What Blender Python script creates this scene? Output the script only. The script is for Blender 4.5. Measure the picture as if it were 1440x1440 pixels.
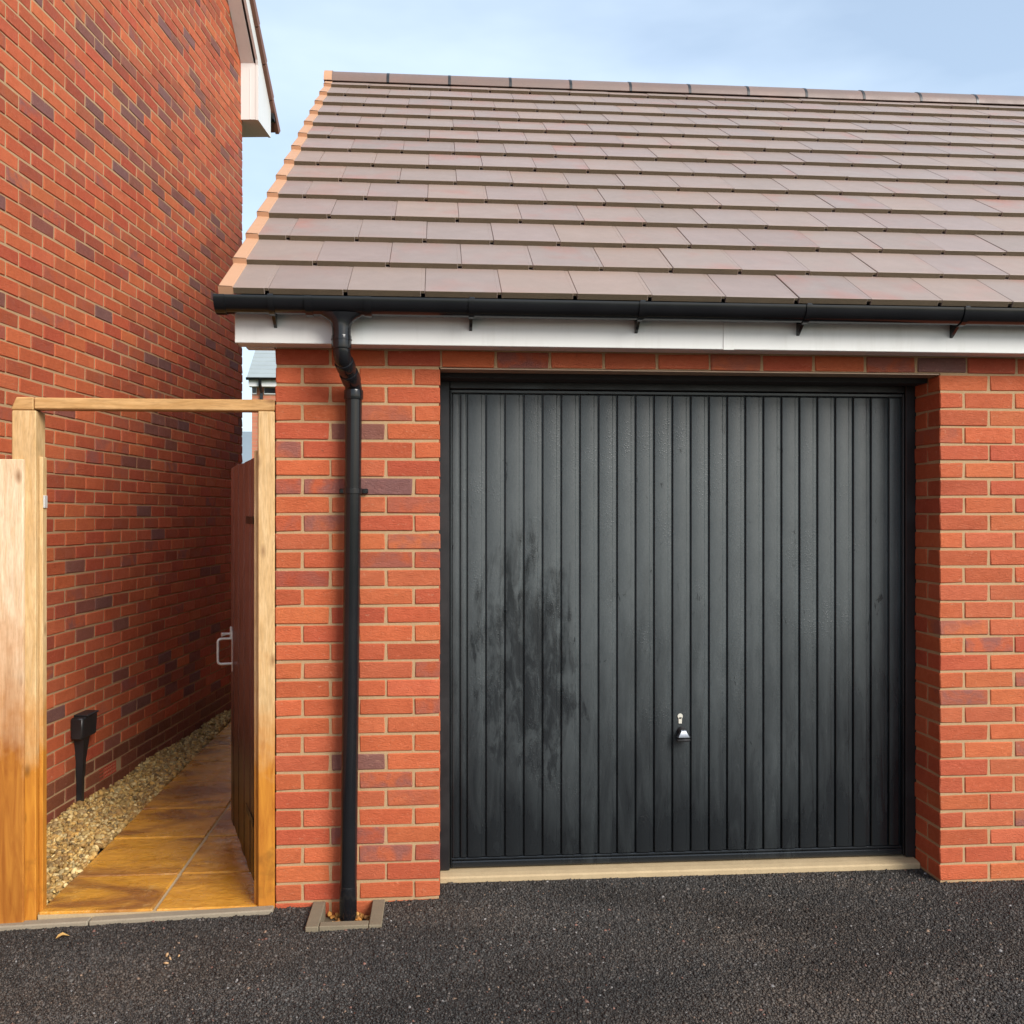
import bpy, math, random
import numpy as np
from mathutils import Vector, Matrix, Euler

# ------------------------------------------------------------------ camera, sky, sun, exposure
R = math.radians
scene = bpy.context.scene
for o in list(bpy.data.objects): bpy.data.objects.remove(o)
COL = scene.collection

CAM = (0.654, -3.924, 1.575); YAW = math.atan(0.0785); FPX = 1340.0
cd = bpy.data.cameras.new('camera'); cam = bpy.data.objects.new('camera', cd); COL.objects.link(cam)
cam.location = CAM; cam.rotation_euler = (R(90), 0, -YAW)
cd.sensor_width = 36; cd.lens = 36*FPX/1440; cd.shift_y = 0.0021
cd.clip_start = 0.05; cd.clip_end = 5000
scene.camera = cam

SUN_AZ, SUN_EL = R(142), R(33)          # clockwise from +Y
w = bpy.data.worlds.new('World'); scene.world = w; w.use_nodes = True
nt = w.node_tree; nt.nodes.clear()
sky = nt.nodes.new('ShaderNodeTexSky'); sky.sky_type = 'NISHITA'; sky.sun_disc = False
sky.sun_elevation = SUN_EL; sky.sun_rotation = SUN_AZ
sky.air_density = 1.2; sky.dust_density = 2.0; sky.ozone_density = 2.0
geo = nt.nodes.new('ShaderNodeTexCoord')
mp = nt.nodes.new('ShaderNodeMapping'); mp.inputs['Scale'].default_value = (1.0, 1.0, 3.2)
nz = nt.nodes.new('ShaderNodeTexNoise'); nz.inputs['Scale'].default_value = 2.1; nz.inputs['Detail'].default_value = 5; nz.inputs['Roughness'].default_value = .5
rp = nt.nodes.new('ShaderNodeMapRange'); rp.inputs[1].default_value = .36; rp.inputs[2].default_value = .72; rp.inputs[3].default_value = .34; rp.inputs[4].default_value = .85
mx = nt.nodes.new('ShaderNodeMixRGB'); mx.inputs[2].default_value = (4.7, 5.6, 6.6, 1)
bg = nt.nodes.new('ShaderNodeBackground'); bg.inputs[1].default_value = 0.107
wo = nt.nodes.new('ShaderNodeOutputWorld')
L = nt.links.new
L(geo.outputs['Generated'], mp.inputs[0]); L(mp.outputs[0], nz.inputs['Vector']); L(nz.outputs[0], rp.inputs[0])
L(rp.outputs[0], mx.inputs[0]); L(sky.outputs[0], mx.inputs[1]); L(mx.outputs[0], bg.inputs[0]); L(bg.outputs[0], wo.inputs[0])

sd = bpy.data.lights.new('sun', 'SUN'); sd.energy = 2.2; sd.angle = R(30); sd.color = (1.0, .955, .9)
sun = bpy.data.objects.new('sun', sd); COL.objects.link(sun)
sv = Vector((math.sin(SUN_AZ)*math.cos(SUN_EL), math.cos(SUN_AZ)*math.cos(SUN_EL), math.sin(SUN_EL)))
sun.rotation_euler = sv.to_track_quat('Z', 'Y').to_euler(); sun.location = (6, -8, 10)
scene.view_settings.view_transform = 'Standard'; scene.view_settings.look = 'None'
scene.view_settings.exposure = 0.92; scene.view_settings.gamma = 1.0
scene.view_settings.use_curve_mapping = False
scene.render.engine = 'CYCLES'; scene.cycles.max_bounces = 6; scene.cycles.diffuse_bounces = 3; scene.cycles.glossy_bounces = 3

rng = random.Random(7); nrng = np.random.default_rng(11)
cT, sT = math.cos(YAW), math.sin(YAW)
def in_view(p, m=0):
    """rough test used only to decide which repeats become single objects"""
    dx, dy = p[0]-CAM[0], p[1]-CAM[1]; zc = dx*sT+dy*cT; xc = dx*cT-dy*sT
    if zc < .3: return 0, False
    u = 720+FPX*xc/zc; v = 723-FPX*(p[2]-CAM[2])/zc
    return FPX/zc, (-m < u < 1440+m and -m < v < 1440+m)

# ------------------------------------------------------------------ materials
class N:
    def __init__(s, name):
        s.m = bpy.data.materials.new(name); s.m.use_nodes = True; s.t = s.m.node_tree
        s.b = s.t.nodes['Principled BSDF']
    def n(s, typ, **kw):
        x = s.t.nodes.new(typ)
        for k, v in kw.items(): setattr(x, k, v)
        return x
    def l(s, a, b): s.t.links.new(a, b)
    def set(s, node, key, v):
        if hasattr(v, 'is_output') or isinstance(v, bpy.types.NodeSocket): s.l(v, node.inputs[key])
        else: node.inputs[key].default_value = v
    def pos(s): return s.n('ShaderNodeNewGeometry').outputs['Position']
    def obj(s): return s.n('ShaderNodeTexCoord').outputs['Object']
    def mapv(s, v, sc=(1,1,1), off=(0,0,0), rot=(0,0,0)):
        x = s.n('ShaderNodeMapping'); s.l(v, x.inputs[0]); x.inputs['Scale'].default_value = sc
        s.set(x, 'Location', off); x.inputs['Rotation'].default_value = rot
        return x.outputs[0]
    def noise(s, v, scale, det=4, rough=.55, dist=0, out=0):
        x = s.n('ShaderNodeTexNoise'); s.l(v, x.inputs['Vector']); x.inputs['Scale'].default_value = scale
        x.inputs['Detail'].default_value = det; x.inputs['Roughness'].default_value = rough; x.inputs['Distortion'].default_value = dist
        return x.outputs[out]
    def vor(s, v, scale, feat='F1', out='Distance', rnd=1):
        x = s.n('ShaderNodeTexVoronoi', feature=feat); s.l(v, x.inputs['Vector']); x.inputs['Scale'].default_value = scale
        x.inputs['Randomness'].default_value = rnd
        return x.outputs[out]
    def rng(s, v, a, b, c=0, d=1):
        x = s.n('ShaderNodeMapRange'); s.l(v, x.inputs[0])
        for i, q in enumerate((a, b, c, d)): x.inputs[i+1].default_value = q
        return x.outputs[0]
    def mix(s, f, a, b, mode='MIX'):
        x = s.n('ShaderNodeMixRGB', blend_type=mode); s.set(x, 0, f)
        for i, q in ((1, a), (2, b)):
            if isinstance(q, tuple): q = (*q, 1) if len(q) == 3 else q
            s.set(x, i, q)
        return x.outputs[0]
    def math(s, op, a, b=0):
        x = s.n('ShaderNodeMath', operation=op); s.set(x, 0, a); s.set(x, 1, b); return x.outputs[0]
    def sep(s, v):
        x = s.n('ShaderNodeSeparateXYZ'); s.l(v, x.inputs[0]); return x.outputs
    def bump(s, h, strength=.5, dist=.002, prev=None):
        x = s.n('ShaderNodeBump'); s.set(x, 'Height', h); x.inputs['Strength'].default_value = strength; x.inputs['Distance'].default_value = dist
        if prev is not None: s.l(prev, x.inputs['Normal'])
        return x.outputs[0]
    def done(s, col=None, rough=.6, nrm=None, metal=0, spec=.5, coat=None):
        if col is not None: s.set(s.b, 'Base Color', (*col, 1) if isinstance(col, tuple) and len(col) == 3 else col)
        s.set(s.b, 'Roughness', rough); s.set(s.b, 'Metallic', metal); s.set(s.b, 'Specular IOR Level', spec)
        if nrm is not None: s.l(nrm, s.b.inputs['Normal'])
        if coat is not None: s.set(s.b, 'Coat Weight', coat); s.b.inputs['Coat Roughness'].default_value = .12
        return s.m

def percolour(a, stuff):
    """colour (rgb) and smudge amount (alpha) of one piece"""
    if stuff:
        x = a.n('ShaderNodeAttribute', attribute_name='Col'); return x.outputs['Color'], x.outputs['Alpha']
    x = a.n('ShaderNodeObjectInfo'); return x.outputs['Color'], x.outputs['Alpha']

def brick_mat(name, stuff):
    a = N(name); c, al = percolour(a, stuff); p = a.pos()
    off = a.n('ShaderNodeVectorMath', operation='SCALE'); a.l(c, off.inputs[0]); off.inputs['Scale'].default_value = 61.0
    ad = a.n('ShaderNodeVectorMath', operation='ADD'); a.l(p, ad.inputs[0]); a.l(off.outputs[0], ad.inputs[1]); p = ad.outputs[0]
    big = a.noise(p, 9, 3); mid = a.noise(p, 38, 5, .6, .6); fine = a.noise(p, 260, 3, .6)
    col = a.mix(a.rng(mid, .3, .75, 0, .5), c, a.mix(1.0, c, (.74, .66, .64), 'MULTIPLY'))
    col = a.mix(a.rng(big, .4, .7, 0, .35), col, a.mix(1.0, c, (1.16, 1.3, 1.3), 'MULTIPLY'))
    sm = a.math('MULTIPLY', a.rng(a.noise(p, 11, 3, .6, .5), .38, .6), al)
    col = a.mix(sm, col, (.25, .095, .078))
    # mortar smears and lime specks
    spk = a.rng(a.noise(a.mapv(p, (1, 1, 1.8)), 55, 5, .7, 1.2), .61, .70, 0, .6)
    col = a.mix(spk, col, (.58, .30, .18))
    pit = a.rng(a.noise(p, 75, 4, .7, .8), .64, .72, 0, .55)
    col = a.mix(pit, col, (.17, .06, .035))
    col = a.mix(a.rng(fine, .35, .7, 0, .3), col, a.mix(1.0, col, (.7, .68, .66), 'MULTIPLY'))
    crease = a.noise(a.mapv(p, (1, 1, 2.6)), 46, 6, .66, 1.5)
    n1 = a.bump(crease, .85, .006); n2 = a.bump(fine, .5, .0016, n1)
    return a.done(col, a.rng(mid, .2, .8, .62, .85), n2, spec=.35)

def mortar_mat():
    a = N('mortar'); p = a.pos()
    col = a.mix(a.noise(p, 14, 4), (.33, .195, .09), (.46, .295, .150))
    col = a.mix(a.rng(a.noise(p, 320, 2), .4, .7, 0, .5), col, (.5, .4, .28))
    return a.done(col, .92, a.bump(a.noise(p, 240, 4, .7), .7, .002), spec=.2)

def far_brick_mat(name='far_brick', scale=1.0, axis=0, c1=(.40,.12,.07), c2=(.31,.085,.055)):
    """brickwork too far away, or too hidden, to tell the bricks apart"""
    a = N(name); x, y, z = a.sep(a.obj())
    cb = a.n('ShaderNodeCombineXYZ'); a.l((x, y)[axis], cb.inputs[0]); a.l(z, cb.inputs[1])
    b = a.n('ShaderNodeTexBrick'); a.l(cb.outputs[0], b.inputs[0])
    b.inputs['Color1'].default_value = (*c1, 1); b.inputs['Color2'].default_value = (*c2, 1); b.inputs['Mortar'].default_value = (.36, .26, .16, 1)
    b.inputs['Scale'].default_value = 1; b.inputs['Brick Width'].default_value = .225; b.inputs['Row Height'].default_value = .075; b.inputs['Mortar Size'].default_value = .005
    return a.done(b.outputs[0], .85, a.bump(b.outputs['Fac'], -.5, .006))

def tile_mat(name, stuff, edge=False):
    a = N(name); c, al = percolour(a, stuff); p = a.pos()
    off = a.n('ShaderNodeVectorMath', operation='SCALE'); a.l(c, off.inputs[0]); off.inputs['Scale'].default_value = 47.0
    ad = a.n('ShaderNodeVectorMath', operation='ADD'); a.l(p, ad.inputs[0]); a.l(off.outputs[0], ad.inputs[1]); q = ad.outputs[0]
    fine = a.noise(p, 420, 3, .6); mid = a.noise(q, 7, 4, .6)
    if edge:
        col = a.mix(mid, (.085, .06, .034), (.155, .112, .066))
        col = a.mix(a.rng(fine, .4, .7, 0, .6), col, (.04, .028, .018))
        return a.done(col, .9, a.bump(fine, .8, .003))
    red = a.math('MULTIPLY', a.rng(a.noise(q, 4.5, 3, .5), .5, .72), al)
    col = a.mix(red, c, (.38, .155, .115))
    col = a.mix(a.rng(mid, .35, .7, 0, .45), col, a.mix(1.0, c, (.80, .88, .95), 'MULTIPLY'))
    col = a.mix(a.rng(fine, .4, .75, 0, .22), col, (.10, .07, .06))
    n = a.bump(fine, .25, .0012)
    return a.done(col, a.rng(mid, .3, .7, .42, .58), n, spec=.45)

def plastic(name, col, rough=.3, wear=.12, spec=.5, coat=None):
    a = N(name); p = a.pos()
    f = a.noise(p, 6, 5, .65); g = a.noise(p, 180, 3)
    c = a.mix(a.rng(f, .4, .8, 0, wear), col, tuple(min(1, x*1.6+.03) if max(col) < .3 else x*.8 for x in col))
    return a.done(c, a.rng(f, .3, .75, rough*.75, rough*1.5), a.bump(g, .06, .0006), spec=spec, coat=coat)

def white_mat():
    a = N('white_upvc'); p = a.pos()
    st = a.noise(a.mapv(p, (9, 9, 1.4)), 2.2, 5, .65)
    c = a.mix(a.rng(st, .52, .8, 0, .4), (.70, .705, .675), (.52, .51, .46))
    c = a.mix(a.rng(a.noise(p, 65, 4, .7), .68, .76, 0, .3), c, (.42, .38, .32))
    return a.done(c, .38, a.bump(a.noise(p, 2.5, 2), .08, .004), spec=.45)

def wood_mat(name, axis, fresh=((.70,.49,.25),(.57,.36,.15)), wet_dark=((.56,.235,.03),(.40,.14,.018)), z0=.45, z1=.90, rough=.62, grain=1.0):
    """pine; the lower ends have soaked up rain"""
    a = N(name); p = a.pos(); o = a.n('ShaderNodeObjectInfo').outputs['Random']
    cb = a.n('ShaderNodeCombineXYZ'); a.l(a.math('MULTIPLY', o, 9.0), cb.inputs[0]); a.l(a.math('MULTIPLY', o, 5.0), cb.inputs[1]); a.l(a.math('MULTIPLY', o, 3.0), cb.inputs[2])
    sc = [1, 1, 1]; sc[axis] = .11
    ad = a.n('ShaderNodeVectorMath', operation='ADD'); a.l(p, ad.inputs[0]); a.l(cb.outputs[0], ad.inputs[1]); q = ad.outputs[0]
    qs = a.mapv(q, tuple(sc))
    wv = a.noise(a.mapv(q, tuple(s*1.0 for s in sc)), 26, 4, .6, 1.8)
    fi = a.noise(qs, 190, 3, .6)
    kn = a.vor(a.mapv(q, tuple(3.2 if i != axis else 1.5 for i in range(3))), 2.6)
    knot = a.rng(kn, .03, .15, 1, 0)
    blot = a.noise(q, 4.5, 5, .6)
    c = a.mix(a.rng(wv, .35, .68), *fresh)
    c = a.mix(a.rng(fi, .42, .72, 0, .5), c, tuple(x*.55 for x in fresh[1]))
    c = a.mix(a.rng(blot, .5, .72, 0, .45), c, tuple(x*.72 for x in fresh[1]))
    c = a.mix(a.math('MULTIPLY', knot, .75), c, (.19, .085, .03))
    cw = a.mix(a.rng(wv, .35, .68), *wet_dark); cw = a.mix(a.rng(blot, .56, .74, 0, .75), cw, (.085, .034, .012))
    cw = a.mix(a.math('MULTIPLY', knot, .8), cw, (.07, .03, .01))
    z = a.sep(p)[2]
    damp = a.rng(a.math('ADD', z, a.math('MULTIPLY', a.math('SUBTRACT', blot, .5), 1.1)), z0, z1, 1, 0)
    c = a.mix(damp, c, cw)
    h = a.math('ADD', a.math('MULTIPLY', wv, .6), a.math('MULTIPLY', fi, .4))
    return a.done(c, a.math('SUBTRACT', rough, a.math('MULTIPLY', damp, .22)), a.bump(h, .35*grain, .0022), spec=.4)

def door_mat():
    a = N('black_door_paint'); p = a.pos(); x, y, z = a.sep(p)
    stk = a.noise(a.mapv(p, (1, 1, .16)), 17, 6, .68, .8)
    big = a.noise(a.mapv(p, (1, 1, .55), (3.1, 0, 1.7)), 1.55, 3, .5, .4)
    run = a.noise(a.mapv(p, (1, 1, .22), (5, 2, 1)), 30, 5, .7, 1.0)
    # dew film with runs; ground reflection painted dark lower down, ragged dark patch at left
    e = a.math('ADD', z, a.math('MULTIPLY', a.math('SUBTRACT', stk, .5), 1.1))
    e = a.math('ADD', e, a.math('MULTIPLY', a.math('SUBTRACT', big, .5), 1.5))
    wet_dark = a.rng(e, .20, 1.25, .97, 0)
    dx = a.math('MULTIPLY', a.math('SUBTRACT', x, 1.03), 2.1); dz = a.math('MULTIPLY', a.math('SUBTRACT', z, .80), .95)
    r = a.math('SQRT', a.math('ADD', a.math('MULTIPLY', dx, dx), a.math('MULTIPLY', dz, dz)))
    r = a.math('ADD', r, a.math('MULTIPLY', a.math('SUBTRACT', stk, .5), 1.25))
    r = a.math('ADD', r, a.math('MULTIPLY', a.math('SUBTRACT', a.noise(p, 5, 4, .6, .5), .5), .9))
    dark_patch = a.math('MULTIPLY', a.rng(r, .36, .60, .9, 0), a.rng(a.noise(a.mapv(p, (1, 1, .3)), 24, 5, .7, .6), .36, .56, .45, 1))
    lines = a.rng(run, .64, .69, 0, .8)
    wet_refl = a.math('MAXIMUM', a.math('MAXIMUM', wet_dark, dark_patch), lines)
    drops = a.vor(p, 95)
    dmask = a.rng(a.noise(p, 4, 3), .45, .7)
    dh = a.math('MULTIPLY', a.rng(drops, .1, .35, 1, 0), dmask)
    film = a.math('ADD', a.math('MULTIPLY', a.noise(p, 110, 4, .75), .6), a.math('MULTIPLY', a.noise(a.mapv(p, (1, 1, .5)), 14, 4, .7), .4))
    c = a.mix(wet_refl, a.mix(a.rng(film, .35, .65), (.044, .053, .056), (.070, .081, .083)), (.010, .0118, .0135))
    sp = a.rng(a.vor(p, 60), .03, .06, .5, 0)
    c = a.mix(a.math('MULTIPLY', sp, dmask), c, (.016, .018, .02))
    rough = a.mix(wet_refl, (.36, .36, .36), (.22, .22, .22))
    n = a.bump(a.noise(a.mapv(p, (1, 1, .5)), 7, 3), .10, .01)
    n = a.bump(dh, .5, .0016, n)
    return a.done(c, rough, n, spec=.5)

def flag_mat():
    a = N('wet_sandstone'); p = a.pos(); c, al = percolour(a, False)
    off = a.n('ShaderNodeVectorMath', operation='SCALE'); a.l(c, off.inputs[0]); off.inputs['Scale'].default_value = 23.0
    ad = a.n('ShaderNodeVectorMath', operation='ADD'); a.l(p, ad.inputs[0]); a.l(off.outputs[0], ad.inputs[1]); q = ad.outputs[0]
    band = a.noise(a.mapv(q, (.7, 1.5, 1)), 2.4, 4, .55, 1.2)
    fine = a.noise(a.mapv(q, (.7, 1.25, 1)), 16, 6, .7, .6)
    col = a.mix(a.rng(fine, .3, .7), (.66, .325, .045), (.50, .215, .022))
    col = a.mix(a.math('MULTIPLY', a.rng(band, .46, .62), .85), col, a.mix(fine, (.30, .12, .03), (.17, .062, .022)))
    col = a.mix(a.rng(a.noise(q, 11, 6, .75), .58, .74, 0, .5), col, (.66, .44, .15))
    rip = a.noise(a.mapv(q, (.8, 1.3, 1)), 13, 6, .7, 1.0)
    n = a.bump(rip, .8, .014)
    return a.done(col, a.rng(a.noise(q, 6, 4), .35, .7, .12, .5), n, spec=.55)

def speck_mat(name, attr=True, rough=.8, base=None):
    a = N(name); p = a.pos()
    x = a.n('ShaderNodeAttribute', attribute_name='Col')
    f = a.noise(p, 240, 3, .6)
    col = a.mix(a.rng(f, .35, .7, 0, .45), x.outputs['Color'], a.mix(1.0, x.outputs['Color'], (.55, .52, .5), 'MULTIPLY'))
    return a.done(col, rough, a.bump(f, .4, .001), spec=.45)

def tarmac_mat():
    a = N('tarmac'); p = a.pos()
    v = a.vor(p, 150); v2 = a.vor(p, 150, out='Color'); big = a.noise(p, .9, 4, .6)
    g = a.mix(a.rng(a.sep(v2)[0], 0, 1), (.018, .017, .016), (.055, .05, .046))
    g = a.mix(a.rng(big, .4, .68, 0, .6), g, a.mix(1.0, g, (1.5, 1.3, 1.1), 'MULTIPLY'))
    return a.done(g, .75, a.bump(a.rng(v, 0, .6, 1, 0), .9, .006), spec=.4)

def concrete_mat(name, c1, c2):
    a = N(name); p = a.pos()
    c = a.mix(a.noise(p, 12, 5, .65), c1, c2); c = a.mix(a.rng(a.noise(p, 160, 3, .7), .5, .75, 0, .5), c, tuple(x*.55 for x in c1))
    return a.done(c, .85, a.bump(a.noise(p, 90, 5, .7), .5, .003), spec=.3)

def plain(name, col, rough=.6, metal=0, var=.25, sc=20):
    a = N(name); p = a.pos()
    c = a.mix(a.noise(p, sc, 4), col, tuple(x*(1-var) for x in col))
    return a.done(c, rough, None, metal)

def grass_mat():
    a = N('grass_ground'); p = a.pos()
    c = a.mix(a.noise(p, .6, 6, .7), (.035, .065, .018), (.085, .105, .035)); return a.done(c, .95)

M = dict(
    brick=brick_mat('brick', False), brick_s=brick_mat('brick_joined', True), mortar=mortar_mat(),
    far_x=far_brick_mat('brickwork_front', axis=0, c1=(.56,.20,.11), c2=(.46,.15,.085)), far_y=far_brick_mat('brickwork_side', axis=1),
    tile=tile_mat('roof_tile', False), tile_s=tile_mat('roof_tile_joined', True), tedge=tile_mat('tile_edge', False, True),
    verge=plastic('terracotta_plastic', (.52, .30, .175), .55, .2), black=plastic('black_plastic', (.008, .0085, .010), .15, .10, .45),
    blackm=plastic('black_plastic_matt', (.013, .013, .014), .42, .3), white=white_mat(), frame=plastic('black_frame', (.013, .0135, .0145), .4, .2),
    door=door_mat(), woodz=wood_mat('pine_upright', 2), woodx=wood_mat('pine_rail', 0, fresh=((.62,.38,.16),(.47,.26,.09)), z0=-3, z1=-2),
    bleach=wood_mat('pine_bleached_board', 2, fresh=((.82,.64,.44),(.68,.48,.28)), wet_dark=((.46,.19,.03),(.30,.10,.016)), z0=.55, z1=1.25),
    stain=wood_mat('brown_stained_board', 2, fresh=((.30,.165,.14),(.185,.095,.08)), wet_dark=((.035,.018,.014),(.018,.010,.009)), z0=.2, z1=1.3, rough=.5, grain=1.6),
    flag=flag_mat(), tarmac=tarmac_mat(), grain=speck_mat('tarmac_aggregate', rough=.62), pebble=speck_mat('gravel_stone', rough=.7),
    conc=concrete_mat('concrete', (.33, .285, .21), (.23, .195, .14)), concd=concrete_mat('dark_concrete', (.24, .20, .135), (.15, .125, .085)), sill=concrete_mat('concrete_threshold', (.54, .42, .25), (.36, .27, .155)),
    soil=plain('bedding', (.14, .1, .06), .95, 0, .5, 60), steel=plain('galvanised', (.72, .72, .68), .4, .25, .15, 40), chrome=plain('chrome', (.22, .235, .26), .3, 1, .2),
    lockw=plain('lock_plate', (.72, .70, .60), .4, .3, .1), lintel=plain('lintel_flange', (.42, .29, .19), .6, .1, .3), under=plain('underlay', (.02, .02, .02), .9),
    slate=plain('grey_slate', (.34, .38, .38), .6, 0, .2, 3), grass=grass_mat(), hill=plain('far_hill', (.25, .30, .32), 1, 0, .2, .01),  # hill colour is paled and blued to paint in distance haze
    terra=plain('terracotta', (.52, .085, .04), .75, 0, .3, 60), glass=plain('dark_glass', (.02, .022, .025), .08), leaf=plain('dry_leaf', (.55, .33, .10), .7, 0, .3, 90),
)

# ------------------------------------------------------------------ mesh helpers
class MB:
    def __init__(s): s.v = []; s.f = []; s.mi = []; s.col = []
    def add(s, vs, fs, mi=0, mat=None, col=None):
        k = len(s.v)
        for q in vs: s.v.append(tuple(mat @ Vector(q)) if mat is not None else tuple(q))
        for i, q in enumerate(fs): s.f.append(tuple(k+j for j in q)); s.mi.append(mi[i] if isinstance(mi, list) else mi)
        if col is not None: s.col += [col]*len(vs)
        return s
    def box(s, x0, x1, y0, y1, z0, z1, b=0.0, mi=0):
        c = ((x0+x1)/2, (y0+y1)/2, (z0+z1)/2)
        vs, fs = bevbox(x1-x0, y1-y0, z1-z0, b) if b else rawbox(x1-x0, y1-y0, z1-z0)
        return s.add([(v[0]+c[0], v[1]+c[1], v[2]+c[2]) for v in vs], fs, mi)
    def mesh(s, name, mats, smooth=False):
        me = bpy.data.meshes.new(name); me.from_pydata(s.v, [], s.f); me.update()
        for m in (mats if isinstance(mats, (list, tuple)) else [mats]): me.materials.append(m)
        if any(s.mi): me.polygons.foreach_set('material_index', s.mi)
        if smooth: me.polygons.foreach_set('use_smooth', [True]*len(me.polygons))
        if s.col:
            at = me.color_attributes.new('Col', 'FLOAT_COLOR', 'POINT'); at.data.foreach_set('color', np.array(s.col, dtype=np.float32).ravel())
        return me
    def build(s, name, mats, parent=None, loc=(0,0,0), rot=(0,0,0), smooth=False, auto=None):
        me = s.mesh(name, mats, smooth or auto is not None)
        if auto is not None: me.set_sharp_from_angle(angle=R(auto))
        return link(name, me, parent, loc, rot)

def link(name, me, parent=None, loc=(0,0,0), rot=(0,0,0)):
    o = bpy.data.objects.new(name, me); COL.objects.link(o)
    o.location = loc; o.rotation_euler = rot
    if parent is not None: o.parent = parent
    return o
def thing(name, label, cat, loc=(0,0,0), rot=(0,0,0), group=None):
    o = link(name, None, None, loc, rot); o['label'] = label; o['category'] = cat
    if group: o['group'] = group
    return o
def tag(o, label, cat, group=None):
    o['label'] = label; o['category'] = cat
    if group: o['group'] = group
    return o
def structure(o): o['kind'] = 'structure'; return o
def stuff(o, label=None, cat=None):
    o['kind'] = 'stuff'
    if label: o['label'] = label; o['category'] = cat
    return o

def rawbox(sx, sy, sz):
    a, b, c = sx/2, sy/2, sz/2
    v = [(-a,-b,-c),(a,-b,-c),(a,b,-c),(-a,b,-c),(-a,-b,c),(a,-b,c),(a,b,c),(-a,b,c)]
    return v, [(0,3,2,1),(4,5,6,7),(0,1,5,4),(1,2,6,5),(2,3,7,6),(3,0,4,7)]
def bevbox(sx, sy, sz, b):
    h = (sx/2, sy/2, sz/2); V = []; idx = {}
    for sgx in (-1,1):
        for sgy in (-1,1):
            for sgz in (-1,1):
                for ax in range(3):
                    sg = (sgx, sgy, sgz)
                    idx[(sg, ax)] = len(V)
                    V.append(tuple(sg[i]*(h[i] if i == ax else h[i]-b) for i in range(3)))
    F = []
    for ax in range(3):
        u, w = [i for i in range(3) if i != ax]
        for sa in (-1,1):
            q = []
            for su, sw in ((-1,-1),(1,-1),(1,1),(-1,1)):
                sg = [0,0,0]; sg[ax] = sa; sg[u] = su; sg[w] = sw; q.append(idx[(tuple(sg), ax)])
            F.append(q)
    for ax in range(3):                        # edges running along ax
        u, w = [i for i in range(3) if i != ax]
        for su in (-1,1):
            for sw in (-1,1):
                s1 = [0,0,0]; s1[u] = su; s1[w] = sw; s2 = list(s1); s1[ax] = -1; s2[ax] = 1
                F.append([idx[(tuple(s1),u)], idx[(tuple(s2),u)], idx[(tuple(s2),w)], idx[(tuple(s1),w)]])
    for sgx in (-1,1):
        for sgy in (-1,1):
            for sgz in (-1,1): F.append([idx[((sgx,sgy,sgz), ax)] for ax in range(3)])
    out = []
    for f in F:                                # orient outwards
        a, b_, c = (Vector(V[i]) for i in f[:3]); cen = sum((Vector(V[i]) for i in f), Vector())/len(f)
        out.append(tuple(f) if (b_-a).cross(c-a).dot(cen) > 0 else tuple(reversed(f)))
    return V, out
def extrude_x(prof, x0, x1, close=True):
    """prof: (y,z) loop, extruded along x"""
    n = len(prof); v = [(x0, y, z) for y, z in prof]+[(x1, y, z) for y, z in prof]
    f = [(i, (i+1) % n, n+(i+1) % n, n+i) for i in range(n if close else n-1)]
    if close: f += [tuple(reversed(range(n))), tuple(range(n, 2*n))]
    return v, f
def tube(pts, rad, seg=24, cap=True):
    """rings along a polyline; rad: one radius per point"""
    v = []; f = []; P = [Vector(p) for p in pts]; ref = Vector((1, 0, 0))
    for i, p in enumerate(P):
        d = (P[min(i+1, len(P)-1)]-P[max(i-1, 0)])
        if d.length < 1e-9: d = Vector((0, 0, -1))
        d.normalize(); a = (ref - d*ref.dot(d)).normalized(); b = d.cross(a)
        for k in range(seg):
            t = 2*math.pi*k/seg; v.append(tuple(p+(a*math.cos(t)+b*math.sin(t))*rad[i]))
    for i in range(len(P)-1):
        for k in range(seg):
            k2 = (k+1) % seg; f.append((i*seg+k, i*seg+k2, (i+1)*seg+k2, (i+1)*seg+k))
    if cap: f += [tuple(reversed(range(seg))), tuple(range((len(P)-1)*seg, len(P)*seg))]
    return v, f
def fix_normals(o):
    import bmesh
    b = bmesh.new(); b.from_mesh(o.data); bmesh.ops.recalc_face_normals(b, faces=b.faces); b.to_mesh(o.data); b.free(); return o

# ------------------------------------------------------------------ brick kit
def brick_verts(sx, sy, sz, seed):
    r = random.Random(seed); v, f = bevbox(sx, sy, sz, .0035)
    k = [[r.uniform(-.0023, .0023) for _ in range(3)] for _ in range(8)]
    out = []
    for q in v:
        i = (q[0] > 0)*4+(q[1] > 0)*2+(q[2] > 0)
        out.append(tuple(q[j]+k[i][j] for j in range(3)))
    return out, f
BR = {}
def brick_shape(size, var):
    key = (size, var)
    if key not in BR:
        v, f = brick_verts(*size, seed=hash(size) % 1000+var*17); m = MB().add(v, f)
        BR[key] = (v, f, m.mesh('brick', M['brick']))
    return BR[key]
def brick_colour(r, dark=.10, part=.16, house=False):
    t = r.random(); j = r.uniform(.90, 1.10)
    base = r.choice([(.50,.112,.040),(.47,.100,.037),(.53,.130,.046),(.45,.088,.037),(.50,.118,.048)])
    al = 0.0
    if t < dark: base = r.choice([(.20,.082,.066),(.22,.080,.058),(.25,.082,.052),(.19,.084,.074)]); al = .2
    elif t < dark+part: al = r.uniform(.25, .9); base = tuple(x*.92 for x in base)
    elif house and t < dark+part+.22: base = tuple(x*.80 for x in base); al = .2
    return (base[0]*j, base[1]*j*r.uniform(.94, 1.06), base[2]*j, al)
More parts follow.
